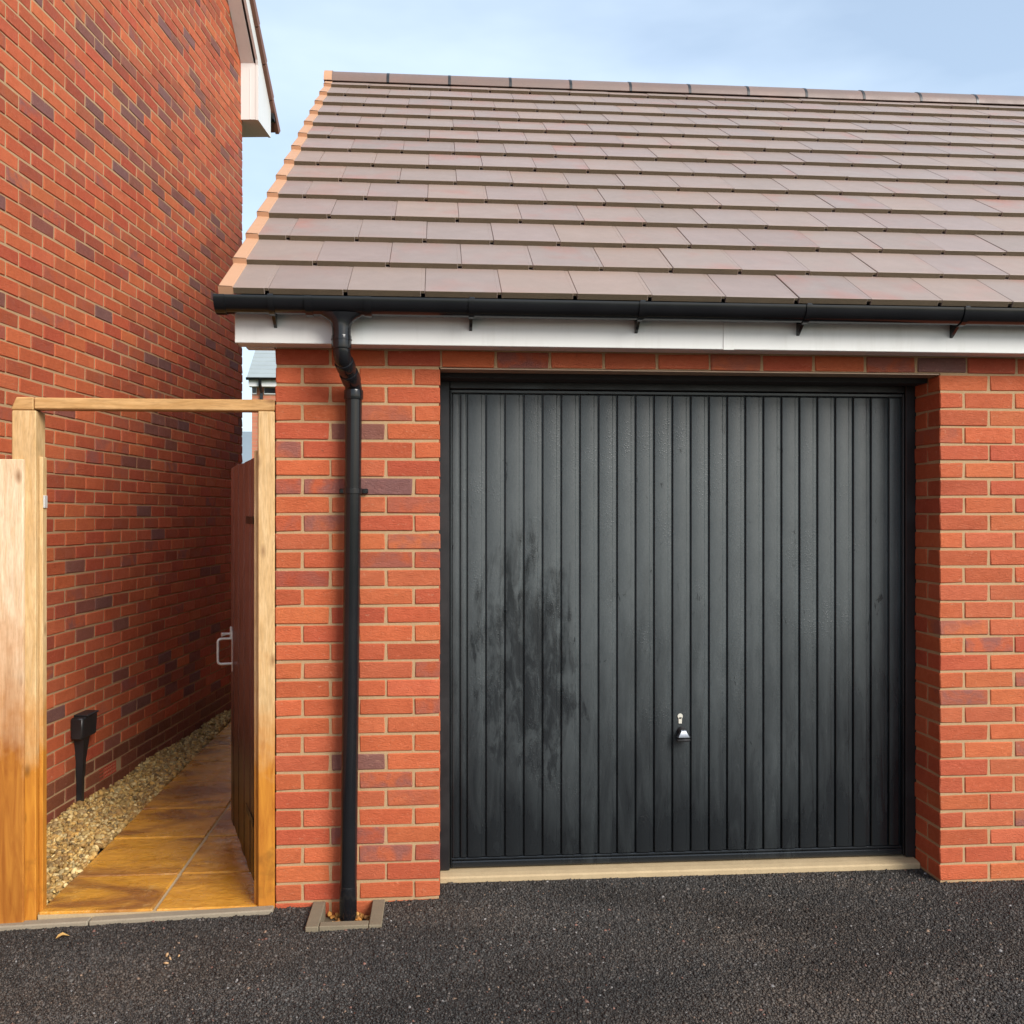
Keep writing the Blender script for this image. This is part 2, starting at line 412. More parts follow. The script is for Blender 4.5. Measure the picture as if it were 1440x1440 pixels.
def lay_bricks(parent, specs, limit=300):
    """specs: (centre, size, colour) in the parent's space. The ones that show largest become single parts."""
    W = parent.matrix_world if parent.parent is None else parent.parent.matrix_world @ parent.matrix_world
    sc = []
    for i, (c, s, col) in enumerate(specs):
        k, ok = in_view(W @ Vector(c), 12); sc.append((k if ok else -1, i))
    sc.sort(reverse=True); single = {i for k, i in sc[:limit] if k > 0}
    rest = MB()
    for i, (c, s, col) in enumerate(specs):
        v, f, me = brick_shape(s, i*7 % 5)
        if i in single:
            o = link('brick', me, parent, c); o.color = col
        else: rest.add([(q[0]+c[0], q[1]+c[1], q[2]+c[2]) for q in v], f, col=col)
    if rest.v: stuff(rest.build('brickwork', M['brick_s'], parent))

# ------------------------------------------------------------------ ground, driveway, path, gravel
def gz(x):
    if x >= .65: return 0.0
    return -.031*(.65-max(x, -1.5))
structure(MB().add([(-2500,-2500,-.12),(2500,-2500,-.12),(2500,2500,-.12),(-2500,2500,-.12)], [(0,1,2,3)]).build('ground', M['grass']))
mb = MB(); xs = [-9, -1.5, -1.2, -.9, -.6, -.3, 0, .16, .434, .65, 1.6, 3, 6, 12]; ys = [-13, -6, -2, -1, -.237, 0.0]
for i in range(len(xs)-1):
    for j in range(len(ys)-1):
        x0, x1, y0, y1 = xs[i], xs[i+1], ys[j], ys[j+1]
        if x0 == .16 and y1 == 0.0: continue
        mb.add([(x0,y0,gz(x0)-.004),(x1,y0,gz(x1)-.004),(x1,y1,gz(x1)-.004),(x0,y1,gz(x0)-.004)], [(0,1,2,3)])
mb.add([(.66,0,-.004),(2.81,0,-.004),(2.81,.2,-.004),(.66,.2,-.004)], [(0,1,2,3)])
drive = structure(mb.build('driveway', M['tarmac']))

GUL = (.152, .442, -.245, 0.0)
def scatter_grains():
    sp = .0064; X0, X1, Y0, Y1 = -1.5, 3.75, -1.42, .165
    nx, ny = int((X1-X0)/sp), int((Y1-Y0)/sp)
    gx, gy = np.meshgrid(np.arange(nx), np.arange(ny)); n = gx.size
    x = X0+(gx.ravel()+nrng.uniform(-.5, .5, n)+.5*(gy.ravel() % 2))*sp; y = Y0+(gy.ravel()+nrng.uniform(-.5, .5, n))*sp
    edge = .006*np.sin(x*37)+.004*np.sin(x*91+1)
    lim = np.where((x > .668) & (x < 2.797), .158, -.002)+edge*(np.where((x > .668) & (x < 2.797), 1, .6))
    lim = np.where(x < -.0, -.052+edge, lim)
    keep = (y < lim) & ~((x > GUL[0]+.004) & (x < GUL[1]-.004) & (y > GUL[2]+.006)) & (nrng.random(n) < .93)
    x, y = x[keep], y[keep]; n = len(x)
    base = np.array([(1,0,0),(-1,0,0),(0,1,0),(0,-1,0),(0,0,1),(0,0,-1)], dtype=float)
    fac = np.array([(0,2,4),(2,1,4),(1,3,4),(3,0,4),(2,0,5),(1,2,5),(3,1,5),(0,3,5)])
    s = np.clip(nrng.lognormal(math.log(.0046), .32, n), .0022, .0095)
    V = base[None]*np.stack([s*nrng.uniform(.8, 1.45, n), s*nrng.uniform(.7, 1.15, n), s*nrng.uniform(.55, .95, n)], 1)[:, None, :]
    V = V*nrng.uniform(.7, 1.3, (n, 6, 1))
    al = nrng.uniform(-.5, .5, n)[:, None]; be = nrng.uniform(0, 2*math.pi, n)[:, None]
    a, b = V[..., 0].copy(), V[..., 2].copy(); V[..., 0] = a*np.cos(al)-b*np.sin(al); V[..., 2] = a*np.sin(al)+b*np.cos(al)
    a, b = V[..., 0].copy(), V[..., 1].copy(); V[..., 0] = a*np.cos(be)-b*np.sin(be); V[..., 1] = a*np.sin(be)+b*np.cos(be)
    z = np.where(x >= .65, 0, -.031*(.65-np.maximum(x, -1.5)))-.0035+nrng.uniform(-.0015, .0012, n)
    V += np.stack([x, y, z], 1)[:, None, :]
    F = fac[None]+(np.arange(n)*6)[:, None, None]
    me = bpy.data.meshes.new('aggregate'); me.vertices.add(n*6); me.vertices.foreach_set('co', V.ravel())
    me.loops.add(n*24); me.loops.foreach_set('vertex_index', F.ravel().astype(np.int32))
    me.polygons.add(n*8); me.polygons.foreach_set('loop_start', np.arange(n*8, dtype=np.int32)*3); me.update(calc_edges=True); me.validate()
    t = nrng.random(n); g = nrng.uniform(.010, .062, n)
    warm = .45+.45*np.sin(x*1.9+1.3+np.sin(y*3))*np.sin(y*2.7+.4)+.3*np.sin(x*4.7+1.7*np.sin(y*5))*np.cos(y*6.1+x)+nrng.normal(0, .25, n); warm = np.clip(warm, 0, 1)
    pat = np.clip(1+.30*np.sin(x*2.3+1.2*np.sin(y*3.1))*np.cos(y*4.3+x*.9)+.22*np.sin(x*5.1+2*np.sin(y*6.3+1))*np.sin(y*7.7+1.5*np.sin(x*3.3))+nrng.normal(0, .2, n), .45, 1.7); g = g*pat
    c = np.stack([g*(1.04+.32*warm), g*(1+.06*warm), g*(.93-.12*warm), np.ones(n)], 1)
    for lo, hi, cc in ((0, .004, (.28, .19, .13)), (.004, .0065, (.24, .12, .09)), (.0065, .010, (.27, .26, .25)), (.010, .06, (.12, .105, .092))):
        k = (t >= lo) & (t < hi); c[k, :3] = np.array(cc)*nrng.uniform(.6, 1.1, (k.sum(), 1))
    at = me.color_attributes.new('Col', 'FLOAT_COLOR', 'POINT'); at.data.foreach_set('color', np.repeat(c, 6, 0).astype(np.float32).ravel())
    me.materials.append(M['grain'])
    return stuff(link('aggregate', me, drive))
scatter_grains()

# kerb edging between driveway and path
KX0, KX1 = -1.62, -.003
mb = MB(); n = 16
for i in range(2):
    xa, xb = (KX0, -.72) if i == 0 else (-.716, KX1)
    v, f = bevbox(xb-xa, .05, .14, .005)
    mb.add([(p[0]+(xa+xb)/2, p[1]-.026, p[2]-.07+gz(p[0]+(xa+xb)/2)+.013) for p in v], f)
kerb = structure(mb.build('kerb', M['conc']))

# flag path
soil = structure(MB().add([(-2.2,-.001,-.05),(0,-.001,-.05),(0,9,-.05),(-2.2,9,-.05)], [(0,1,2,3)]).build('path_bed', M['soil']))
path = structure(MB().box(-.93, -.004, .004, 7.6, -.048, -.021).build('path', M['sill']))
yy = [.002, .388, .876, 1.345, 1.86, 2.32, 2.78, 3.24, 3.70, 4.2, 4.66, 5.12, 5.6, 6.1, 6.6, 7.1, 7.6]
yy2 = [.002, .388, .876, 1.30, 1.86, 2.30, 2.78, 3.2, 3.70, 4.15, 4.66, 5.1, 5.6, 6.1, 6.6, 7.1, 7.6]
for cx0, cx1, ly in ((-.932, -.484, yy), (-.478, -.006, yy2)):
    for a, b in zip(ly[:-1], ly[1:]):
        r = rng; v, f = bevbox(cx1-cx0-.008, b-a-.012, .034, .005)
        o = MB().add([(q[0]+r.uniform(-.002, .002), q[1]+r.uniform(-.002, .002), q[2]) for q in v], f).build('paving_slab', M['flag'], path, ((cx0+cx1)/2, (a+b)/2, -.030+r.uniform(-.0025, .0025)), (r.uniform(-.004, .004), r.uniform(-.004, .004), 0))
        o.color = (r.random(), r.random(), r.random(), 1)

# gravel strip between path and house
HROT = -math.atan2(.1022, .9948); HP = Vector((-1.324, .952, 0.0)); HQ1 = 3.333
def house_x(y): return HP.x+(y-HP.y)*.1022/.9948
def icosphere():
    t = (1+5**.5)/2
    v = [Vector(p).normalized() for p in ((-1,t,0),(1,t,0),(-1,-t,0),(1,-t,0),(0,-1,t),(0,1,t),(0,-1,-t),(0,1,-t),(t,0,-1),(t,0,1),(-t,0,-1),(-t,0,1))]
    f = [(0,11,5),(0,5,1),(0,1,7),(0,7,10),(0,10,11),(1,5,9),(5,11,4),(11,10,2),(10,7,6),(7,1,8),(3,9,4),(3,4,2),(3,2,6),(3,6,8),(3,8,9),(4,9,5),(2,4,11),(6,2,10),(8,6,7),(9,8,1)]
    mid = {}; out = []
    def m(a, b):
        k = (min(a, b), max(a, b))
        if k not in mid: mid[k] = len(v); v.append(((v[a]+v[b])/2).normalized())
        return mid[k]
    for a, b, c in f: x, y, z = m(a, b), m(b, c), m(c, a); out += [(a,x,z),(b,y,x),(c,z,y),(x,y,z)]
    return np.array([tuple(q) for q in v]), np.array(out)
def pebble_mesh(name, P, S, C):
    bv, bf = icosphere(); n = len(P); nv = len(bv)
    sh = []
    for k in range(14):
        d = nrng.normal(0, 1, (5, 3)); d /= np.linalg.norm(d, axis=1)[:, None]; w_ = nrng.uniform(.45, .85, 5); v = bv.copy()
        for dd, ww in zip(d, w_):                      # chop flat facets
            h = v @ dd; over = np.maximum(h-ww, 0); v = v-over[:, None]*dd
        sh.append(v)
    sh = np.array(sh); V = sh[nrng.integers(0, 14, n)]*S[:, None, :]
    q = nrng.normal(0, 1, (n, 4)); q[:, 1:3] *= .5; q /= np.linalg.norm(q, axis=1)[:, None]; w_, x, y, z = q.T
    Rm = np.stack([np.stack([1-2*(y*y+z*z), 2*(x*y-z*w_), 2*(x*z+y*w_)], 1), np.stack([2*(x*y+z*w_), 1-2*(x*x+z*z), 2*(y*z-x*w_)], 1), np.stack([2*(x*z-y*w_), 2*(y*z+x*w_), 1-2*(x*x+y*y)], 1)], 1)
    V = np.einsum('nij,nkj->nki', Rm, V)+P[:, None, :]
    F = bf[None]+(np.arange(n)*nv)[:, None, None]; nf = len(bf)
    me = bpy.data.meshes.new(name); me.vertices.add(n*nv); me.vertices.foreach_set('co', V.ravel())
    me.loops.add(n*nf*3); me.loops.foreach_set('vertex_index', F.ravel().astype(np.int32))
    me.polygons.add(n*nf); me.polygons.foreach_set('loop_start', np.arange(n*nf, dtype=np.int32)*3); me.update(calc_edges=True)
    at = me.color_attributes.new('Col', 'FLOAT_COLOR', 'POINT'); at.data.foreach_set('color', np.repeat(C, nv, 0).astype(np.float32).ravel())
    me.materials.append(M['pebble']); return me
def pebble_colours(n):
    pal = np.array([(.50,.35,.14),(.56,.42,.19),(.42,.27,.10),(.58,.47,.26),(.34,.21,.08),(.52,.33,.11),(.28,.2,.10)])
    c = pal[nrng.integers(0, len(pal), n)]*nrng.uniform(.55, 1.2, (n, 1))*np.array([1.08, 1.0, .82]); return np.concatenate([c, np.ones((n, 1))], 1)
P = []
y = .02
while y < 6.4:
    d = 15 if y < 2.6 else 11
    wid = max(.03, -.935-house_x(y)); cnt = int(wid*.02*4600*2.2) if y < 3 else int(wid*.02*3200*1.6)
    for _ in range(max(2, cnt)):
        x = house_x(y)+nrng.uniform(0, wid); P.append((x, y+nrng.uniform(0, .02), -.035+nrng.uniform(0, .026)+.012*math.sin(x*9+y*5)+.018*max(0, 1-(x-house_x(y))/.2)))
    y += .02
P = np.array(P); n = len(P)
s = np.clip(nrng.lognormal(math.log(.0108), .28, n), .005, .02)
S = np.stack([s*nrng.uniform(.9, 1.4, n), s*nrng.uniform(.8, 1.15, n), s*nrng.uniform(.55, .9, n)], 1)
stuff(link('gravel', pebble_mesh('gravel', P, S, pebble_colours(n))), 'buff gravel strip between the brick house wall and paved path', 'gravel')

# ------------------------------------------------------------------ garage
garage = thing('garage', 'red brick garage with brown tiled roof and black up-and-over door', 'garage', (0, 0, 0))
RX1 = 6.5                                        # garage goes on to the right, out of the picture
WT = 2.36
mb = MB()
mb.box(.004, .661, .004, .211, -.2, WT); mb.box(2.804, RX1, .004, .211, -.2, WT); mb.box(.661, 2.804, .004, .211, 2.179, WT)
wall = mb.build('wall', M['mortar'], garage)
mb = MB(); mb.box(.003, .2, .216, 6.9, -.2, WT); mb.box(RX1-.2, RX1-.003, .216, 6.9, -.2, WT); mb.box(.2, RX1-.2, 6.7, 6.9, -.2, WT)
mb.add([(.02,.216,WT),(.02,6.9,WT),(.02,3.45,4.72),(.18,.216,WT),(.18,6.9,WT),(.18,3.45,4.72)], [(0,2,1),(3,4,5),(0,3,5,2),(1,2,5,4)])
mb.build('side_wall', M['far_y'], garage)
FB, HB, DP, BH = .215, .1025, .1025, .065
specs = []
def add_b(x0, x1, y0, y1, k, **kw):
    specs.append((((x0+x1)/2, (y0+y1)/2, k*.075+.0375), (round(x1-x0, 4), round(y1-y0, 4), BH), brick_colour(rng, **kw)))
for k in range(-2, 29):
    kw = dict(dark=.012, part=.15)
    if k % 2 == 0:
        add_b(0, HB, 0, FB, k, **kw); add_b(.1125, .3275, 0, DP, k, **kw); add_b(.3375, .5525, 0, DP, k, **kw); add_b(.5625, .665, 0, FB, k, **kw)
    else:
        add_b(0, FB, 0, DP, k, **kw); add_b(.225, .44, 0, DP, k, **kw); add_b(.45, .665, 0, DP, k, **kw); add_b(.5625, .665, .1125, .215, k, **kw)
    kw = dict(dark=.008, part=.10)
    if k % 2 == 0:
        x = 2.80; add_b(2.80, 2.9025, .1125, .215, k, **kw)
    else:
        add_b(2.80, 2.9025, 0, FB, k, **kw); x = 2.9125
    while x < RX1-.22: add_b(x, x+FB, 0, DP, k, **kw); x += .225
for k in (29, 30):
    x = 0 if k == 29 else -.1125
    while x < RX1-.22:
        add_b(max(0, x), x+FB, 0, DP, k, dark=.02, part=.15); x += .225
lay_bricks(wall, specs, 300)

# steel lintel flange under the brick course over the door
MB().box(.667, 2.798, .002, .10, 2.1715, 2.1765).build('lintel', M['lintel'], garage)
MB().box(.667, 2.798, .104, .212, 2.150, 2.178).build('lintel_underside', M['under'], garage)

# door frame
mb = MB(); mb.box(.60, .708, .2165, .29, .030, 2.30, .003); mb.box(2.759, 2.87, .2165, .29, .030, 2.30, .003); mb.box(.708, 2.759, .224, .29, 2.121, 2.30, .003)
mb.build('door_frame', M['frame'], garage)
# door: backing sheet with pressed ribs
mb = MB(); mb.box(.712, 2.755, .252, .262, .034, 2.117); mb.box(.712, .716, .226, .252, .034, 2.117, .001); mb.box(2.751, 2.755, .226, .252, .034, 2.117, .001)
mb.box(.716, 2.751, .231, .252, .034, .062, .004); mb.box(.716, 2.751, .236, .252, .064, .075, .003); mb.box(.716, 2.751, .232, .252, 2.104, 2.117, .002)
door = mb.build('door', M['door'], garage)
PW = (2.689-.784)/23
def rib(width, strip=.021):
    w_ = width; pr = [(.0022,.2535),(.0026,.2385),(.0042,.2362),(.0068,.2355),(w_-strip-.004,.2352),(w_-strip-.0012,.2362),(w_-strip+.0022,.2402),(w_-strip+.005,.2412),(w_-.0078,.2412),(w_-.0046,.2425),(w_-.0034,.2450),(w_-.0022,.2535)]
    z = [.074, .079, 2.097, 2.105]; v = []; f = []; n = len(pr)
    for i, zz in enumerate(z):
        for (x, yv) in pr: v.append((x, yv if 0 < i < 3 else yv+(.2535-yv)*.75, zz))
    for i in range(3):
        for j in range(n-1): f.append((i*n+j, i*n+j+1, (i+1)*n+j+1, (i+1)*n+j))
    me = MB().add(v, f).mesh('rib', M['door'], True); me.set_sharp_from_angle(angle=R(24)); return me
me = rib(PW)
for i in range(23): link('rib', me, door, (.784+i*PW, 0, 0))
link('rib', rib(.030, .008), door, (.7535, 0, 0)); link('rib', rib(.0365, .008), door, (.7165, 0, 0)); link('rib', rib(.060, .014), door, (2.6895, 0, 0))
# T handle and lock plate
hz = .60; hx = 1.735
hv = []
mb = MB()
v, f = tube([(hx, .237, hz+.012), (hx, .222, hz+.012), (hx, .212, hz+.010)], [.021, .019, .012], 20); mb.add(v, f)
mb.box(hx-.030, hx+.030, .190, .212, hz-.026, hz-.014, .004)
handle = mb.build('handle', M['blackm'], door, auto=40); fix_normals(handle)
v, f = bevbox(.062, .024, .036, .006); v = [(q[0]*(1.0 if q[2] < 0 else .45)+hx, q[1]+.199+(.004 if q[2] > 0 else 0), q[2]+hz+.006) for q in v]
fix_normals(MB().add(v, f).build('handle_grip', M['chrome'], door, auto=40))
mb = MB(); v, f = tube([(hx-.006, .2365, hz+.078), (hx-.006, .232, hz+.078)], [.0125, .0115], 18); mb.add(v, f); mb.box(hx-.014, hx+.002, .232, .2365, hz+.045, hz+.075, .0015)
fix_normals(mb.build('lock_plate', M['lockw'], door, auto=40))
MB().box(.6, 2.87, .295, .305, -.1, 2.3).build('light_blocker', M['under'], garage)  # unseen sheet added behind the door to block stray light
# concrete threshold
mb = MB(); v, f = extrude_x([(.163, -.06), (.163, .014), (.168, .021), (.196, .026), (.30, .029), (.30, -.06)], .667, 2.798); mb.add(v, f)
fix_normals(mb.build('threshold', M['sill'], garage))

# fascia, soffit, bargeboard
FY = -.122; SO = 2.25; FX0 = -.136
mb = MB(); mb.box(FX0, 1.829, FY, FY+.018, SO-.004, 2.425, .002); mb.box(1.833, RX1+.15, FY, FY+.018, SO-.004, 2.425, .002); mb.box(1.815, 1.86, FY-.003, FY-.0005, SO-.006, 2.42, .001)
mb2 = MB().box(FX0+.03, RX1+.12, FY-.02, FY-.001, 2.39, 2.44); mb2.build('eaves_felt', M['under'], garage)
fascia = mb.build('fascia', M['white'], garage)
MB().box(FX0+.001, RX1+.15, FY+.019, -.003, SO, SO+.01).build('soffit', M['white'], garage)
PH = R(34.2); cP, sP = math.cos(PH), math.sin(PH); E0 = (-.18, 2.424)     # nose of the eaves tiles
def on_roof(s_, h=0.0): return (E0[0]+s_*cP-h*sP, E0[1]+s_*sP+h*cP)
RIDGE_S = 4.36; YR = E0[0]+RIDGE_S*cP; ZR = E0[1]+RIDGE_S*sP
a_, b_ = on_roof(.07, -.02), on_roof(RIDGE_S, -.02); c_, d_ = on_roof(RIDGE_S, -.20), on_roof(.20, -.20)
def bar(x0, x1, side):
    pr = [a_, b_, c_, d_]; pr = pr if side > 0 else [(2*YR-y_, z_) for y_, z_ in pr]
    return extrude_x(pr, x0, x1)
mb = MB()
for sd_ in (1, -1): v, f = bar(FX0+.001, FX0+.02, sd_); mb.add(v, f); v, f = bar(RX1+.13, RX1+.149, sd_); mb.add(v, f)
fix_normals(mb.build('bargeboard', M['white'], garage))
mb = MB(); mb.box(FX0+.021, -.003, FY+.019, .05, SO+.011, 2.40); mb.box(FX0+.021, -.004, -.0025, .05, SO-.004, SO+.0095); mb.build('box_end', M['white'], garage)

# roof: deck, tiles, verge caps, ridge
mb = MB()
for sd_ in (1, -1):
    pr = [on_roof(.05, -.002), on_roof(RIDGE_S, -.002), on_roof(RIDGE_S, -.018), on_roof(.05, -.018)]
    if sd_ < 0: pr = [(2*YR-y_, z_) for y_, z_ in pr]
    v, f = extrude_x(pr, -.13, RX1+.14); mb.add(v, f)
roof = fix_normals(mb.build('roof', M['under'], garage))
GA, TT, TW = .316, .026, .30; TL = GA+.075
def tile_shape(x0, x1, var, notch=True):
    """nose at y=0, y up the slope, z out of the roof"""
    r = random.Random(var); m = MB(); j = lambda q: q+r.uniform(-.0012, .0012)
    g = .0007; il = .016 if notch else 0
    def slab(xa, xb, ya, z0, z1, b=.0025):
        v, f = bevbox(xb-xa, TL-ya, z1-z0, b*.6); mi = []
        for q in f:
            c = sum((Vector(v[i]) for i in q), Vector())/len(q); nn = (Vector(v[q[1]])-Vector(v[q[0]])).cross(Vector(v[q[2]])-Vector(v[q[0]])).normalized()
            mi.append(1 if nn.z < .5 and abs(nn.x) < .6 else 0)
        m.add([(p[0]+(xa+xb)/2, p[1]+(TL+ya)/2, p[2]+(z0+z1)/2) for p in v], f, mi)
    slab(x0+g, x1-il-(0 if il else g), j(0), 0, TT)
    if il: slab(x1-il-.0006, x1-g, j(.0015), TT*.52, TT-.0007, .0015)
    return m
TV = {}
def tile_mesh(w_, var):
    k = (round(w_, 3), var)
    if k not in TV: m = tile_shape(0, w_, var); TV[k] = (m, m.mesh('roof_tile', [M['tile'], M['tedge']]))
    return TV[k]
tilt = math.atan2(TT+.002, TL)
tspec = []
for i in range(14):
    s0 = i*GA; xoff = .006 if i % 2 == 0 else .156
    x = xoff-TW*2; 
    while x < RX1+.13:
        xa, xb = max(x, -.165), min(x+TW, RX1+.15)
        if xb-xa > .05:
            yv, zv = on_roof(s0, .0)
            col = rng.choice([(.305,.235,.198),(.32,.24,.20),(.295,.23,.20),(.325,.24,.195),(.31,.235,.205)]); j = rng.uniform(.95, 1.05)
            tspec.append(((xa, yv, zv), xb-xa, (col[0]*j, col[1]*j, col[2]*j, rng.choice([0, .15, .35, .6]))))
        x += TW
sc = []
for i, (p, w_, c) in enumerate(tspec):
    k, ok = in_view((p[0]+.1, p[1], p[2]), 40); sc.append((k if ok else -1, i))
sc.sort(reverse=True); single = {i for k, i in sc[:300] if k > 0}
rest = MB()
for i, (p, w_, c) in enumerate(tspec):
    m, me = tile_mesh(w_, i*5 % 6); rot = (PH-tilt, rng.uniform(-.0022, .0022), rng.uniform(-.003, .003)); loc = (p[0], p[1]+rng.uniform(-.0025, .0025), p[2]+rng.uniform(-.001, .001))
    if i in single: o = link('roof_tile', me, roof, loc, rot); o.color = c
    else: rest.add(m.v, m.f, m.mi, Matrix.Translation(loc) @ Euler(rot).to_matrix().to_4x4(), c)
if rest.v: stuff(rest.build('roof_tiles', [M['tile_s'], M['tedge']], roof))
# far slope as one tiled sheet (never seen from the front)
mb = MB()
for i in range(14):
    y0, z0 = on_roof(i*GA, TT); y1, z1 = on_roof((i+1)*GA, TT*.3); mb.add([(-.18,2*YR-y0,z0),(RX1+.15,2*YR-y0,z0),(RX1+.15,2*YR-y1,z1),(-.18,2*YR-y1,z1)], [(0,1,2,3)], col=(.24,.165,.13,.2))
stuff(mb.build('rear_tiles', M['tile_s'], roof))
# terracotta dry-verge caps
mb = MB(); x0, x1 = -.019, .036
prof = [(x0, -.055), (x0, TT+.004), (x0+.004, TT+.008), (x1-.002, TT+.006), (x1, TT+.002), (x1, -.001), (x1-.004, -.001), (x1-.004, TT-.0), (x0+.004, TT-.0), (x0+.004, -.055)]
n = len(prof); ya, yb = -.006, GA+.02
v = [(q[0], ya, q[1]) for q in prof]+[(q[0], yb, q[1]-.001) for q in prof]
mb.add(v, [(i, (i+1) % n, n+(i+1) % n, n+i) for i in range(n)])
mb.add([(x0,ya,-.055),(x1,ya,-.006),(x1,ya,TT+.004),(x0,ya,TT+.004),(x0,ya+.006,-.055),(x1,ya+.006,-.006),(x1,ya+.006,TT+.004),(x0,ya+.006,TT+.004)], [(0,1,2,3),(7,6,5,4),(0,4,5,1),(1,5,6,2),(2,6,7,3),(3,7,4,0)])
o = fix_normals(mb.build('verge_cap', M['verge'], roof)); cap_me = o.data
yv, zv = on_roof(0); o.location = (-.164, yv, zv); o.rotation_euler = (PH-tilt, 0, 0)
for i in range(1, 14):
    yv, zv = on_roof(i*GA); o2 = o.copy(); COL.objects.link(o2); o2.location = (-.164, yv, zv)
# ridge tiles, each with a black union
def ridge_prof(rr, seg=14, h0=0.0):
    pr = []
    for k in range(seg+1):
        t = math.pi*(k/seg); ca, sa = math.cos(t), math.sin(t)
        pr.append((-ca*rr*1.05, sa*rr*.86-.058+h0))
    return pr
def ridge_mesh(ln, rr=.132, th=.016):
    o_, i_ = ridge_prof(rr), ridge_prof(rr-th); pr = o_+list(reversed(i_)); v, f = extrude_x(pr, 0, ln); return MB().add(v, f)
ro = None; zr = ZR+.004
x = -.186; k = 0
while x < RX1+.1:
    ln = .474 if k == 0 else .4625
    if k < 2: me_o = fix_normals(ridge_mesh(ln-.009).build('ridge_tile', M['tile'], roof, auto=35)); base = me_o.data
    else: me_o = link('ridge_tile', base, roof)
    me_o.location = (x, YR, zr+rng.uniform(-.002, .002)); me_o.rotation_euler = (0, 0, 0); j = rng.uniform(.85, 1.0); me_o.color = (.215*j, .150*j, .125*j, .15)
    if k > 0:
        if k == 1: un = fix_normals(ridge_mesh(.020, .1345, .022).build('ridge_union', M['blackm'], roof, auto=35)); ub = un.data
        else: un = link('ridge_union', ub, roof)
        un.location = (x-.0135, YR, zr)
    x += ln; k += 1
mb = MB(); pr = ridge_prof(.138, 14, .001); v, f = extrude_x(pr, 0, .022); mb.add(v, f); v, f = extrude_x(pr, .022, .06, False); mb.add(v, f)
fix_normals(mb.build('ridge_end_cap', M['verge'], roof, (-.192, YR, zr), auto=35))

# gutter
GY, GZ, GR = -.188, 2.403, .058
def half(rr, seg=16, lip=0.0):
    pr = [(-rr, lip)]+[(-rr*math.cos(math.pi*k/seg), -rr*math.sin(math.pi*k/seg)) for k in range(seg+1)]+[(rr, lip)]
    return pr
def gutter_piece(x0, x1, ro, ri):
    o_ = [(GY+a, GZ+b) for a, b in half(ro, 18, .004)]; i_ = [(GY+a, GZ+b) for a, b in half(ri, 18, .004)]
    return extrude_x(o_+list(reversed(i_)), x0, x1)
mb = MB(); v, f = gutter_piece(-.176, RX1+.15, GR, GR-.0025); mb.add(v, f)
gutter = fix_normals(mb.build('gutter', M['black'], garage, auto=30))
mb = MB(); v, f = gutter_piece(-.188, -.150, GR+.004, GR+.0005); mb.add(v, f)
v, f = extrude_x([(GY+a, GZ+b) for a, b in half(GR+.0035, 18, .004)], -.190, -.186); mb.add(v, f)
fix_normals(mb.build('end_cap', M['black'], gutter, auto=30))
OX = .284
mb = MB(); v, f = gutter_piece(.168, .384, GR+.0035, GR+.0005); mb.add(v, f)
for xa in (.150, .374): v, f = gutter_piece(xa, xa+.028, GR+.0075, GR+.0005); mb.add(v, f)
# flared spigot under the running outlet
seg = 28; rings = [(2.352, .095, .045), (2.343, .083, .043), (2.333, .064, .040), (2.322, .047, .038), (2.308, .039, .0365), (2.292, .0365, .0365), (2.26, .0365, .0365)]
v = []; f = []
for zz, rx, ry in rings:
    for k in range(seg): t = 2*math.pi*k/seg; v.append((OX+rx*math.cos(t), GY+ry*math.sin(t), zz))
for i in range(len(rings)-1):
    for k in range(seg): f.append((i*seg+k, i*seg+(k+1) % seg, (i+1)*seg+(k+1) % seg, (i+1)*seg+k))
mb.add(v, f); fix_normals(mb.build('running_outlet', M['black'], gutter, auto=40))
# fascia brackets
def bracket_mesh():
    m = MB(); v, f = gutter_piece(-.011, .011, GR+.0055, GR+.0006); m.add(v, f)
    m.box(-.011, .011, GY-.064, GY-.054, GZ+.000, GZ+.009, .002)
    v, f = extrude_x([(FY+.001, GZ+.004), (FY+.001, GZ-.098), (FY-.010, GZ-.092), (GY+.01, GZ-GR-.002), (GY+.045, GZ-.035)], -.006, .006); m.add(v, f)
    return m
for i, x in enumerate((.022, .787, 1.455, 2.127, 2.781, 3.45, 4.1, 4.8, 5.5)):
    if i == 0: o = fix_normals(bracket_mesh().build('gutter_bracket', M['black'], gutter, auto=30)); bme = o.data
    else: o = link('gutter_bracket', bme, gutter)
    o.location = (x, 0, 0)

# downpipe with swan neck
PY = -.058; PX, PXB = .320, .297; pr_ = .0335
def bend(p0, p1, p2, rr, n=7):
    p0, p1, p2 = Vector(p0), Vector(p1), Vector(p2); a = p1+(p0-p1).normalized()*rr; b = p1+(p2-p1).normalized()*rr
    return [tuple((1-t)**2*a+2*t*(1-t)*p1+t*t*b) for t in [k/n for k in range(n+1)]]
q0, q1, q2, q3 = (OX, GY, 2.275), (OX, GY, 2.188), (PX, PY, 2.092), (PXB, PY, -.055)
pts = [q0]+bend(q0, q1, q2, .03)+bend(q1, q2, q3, .03)+[(PX-(PX-PXB)*.5, PY, 1.0), q3]
mb = MB(); v, f = tube(pts, [pr_]*len(pts), 28); mb.add(v, f)
pipe = fix_normals(mb.build('downpipe', M['black'], garage, auto=40))
def collar(pa, pb, r0, name='collar'):
    pa, pb = Vector(pa), Vector(pb); P_ = [pa, pa+(pb-pa)*.03, pa+(pb-pa)*.12, pa+(pb-pa)*.88, pa+(pb-pa)*.97, pb]
    v, f = tube(P_, [pr_, r0-.0008, r0, r0, r0-.0008, pr_], 28); return fix_normals(MB().add(v, f).build(name, M['black'], pipe, auto=50))
def along(a, b, t): a, b = Vector(a), Vector(b); return tuple(a+(b-a)*t)
collar((OX, GY, 2.268), (OX, GY, 2.214), .0385); collar((OX, GY, 2.254), (OX, GY, 2.248), .0405); 
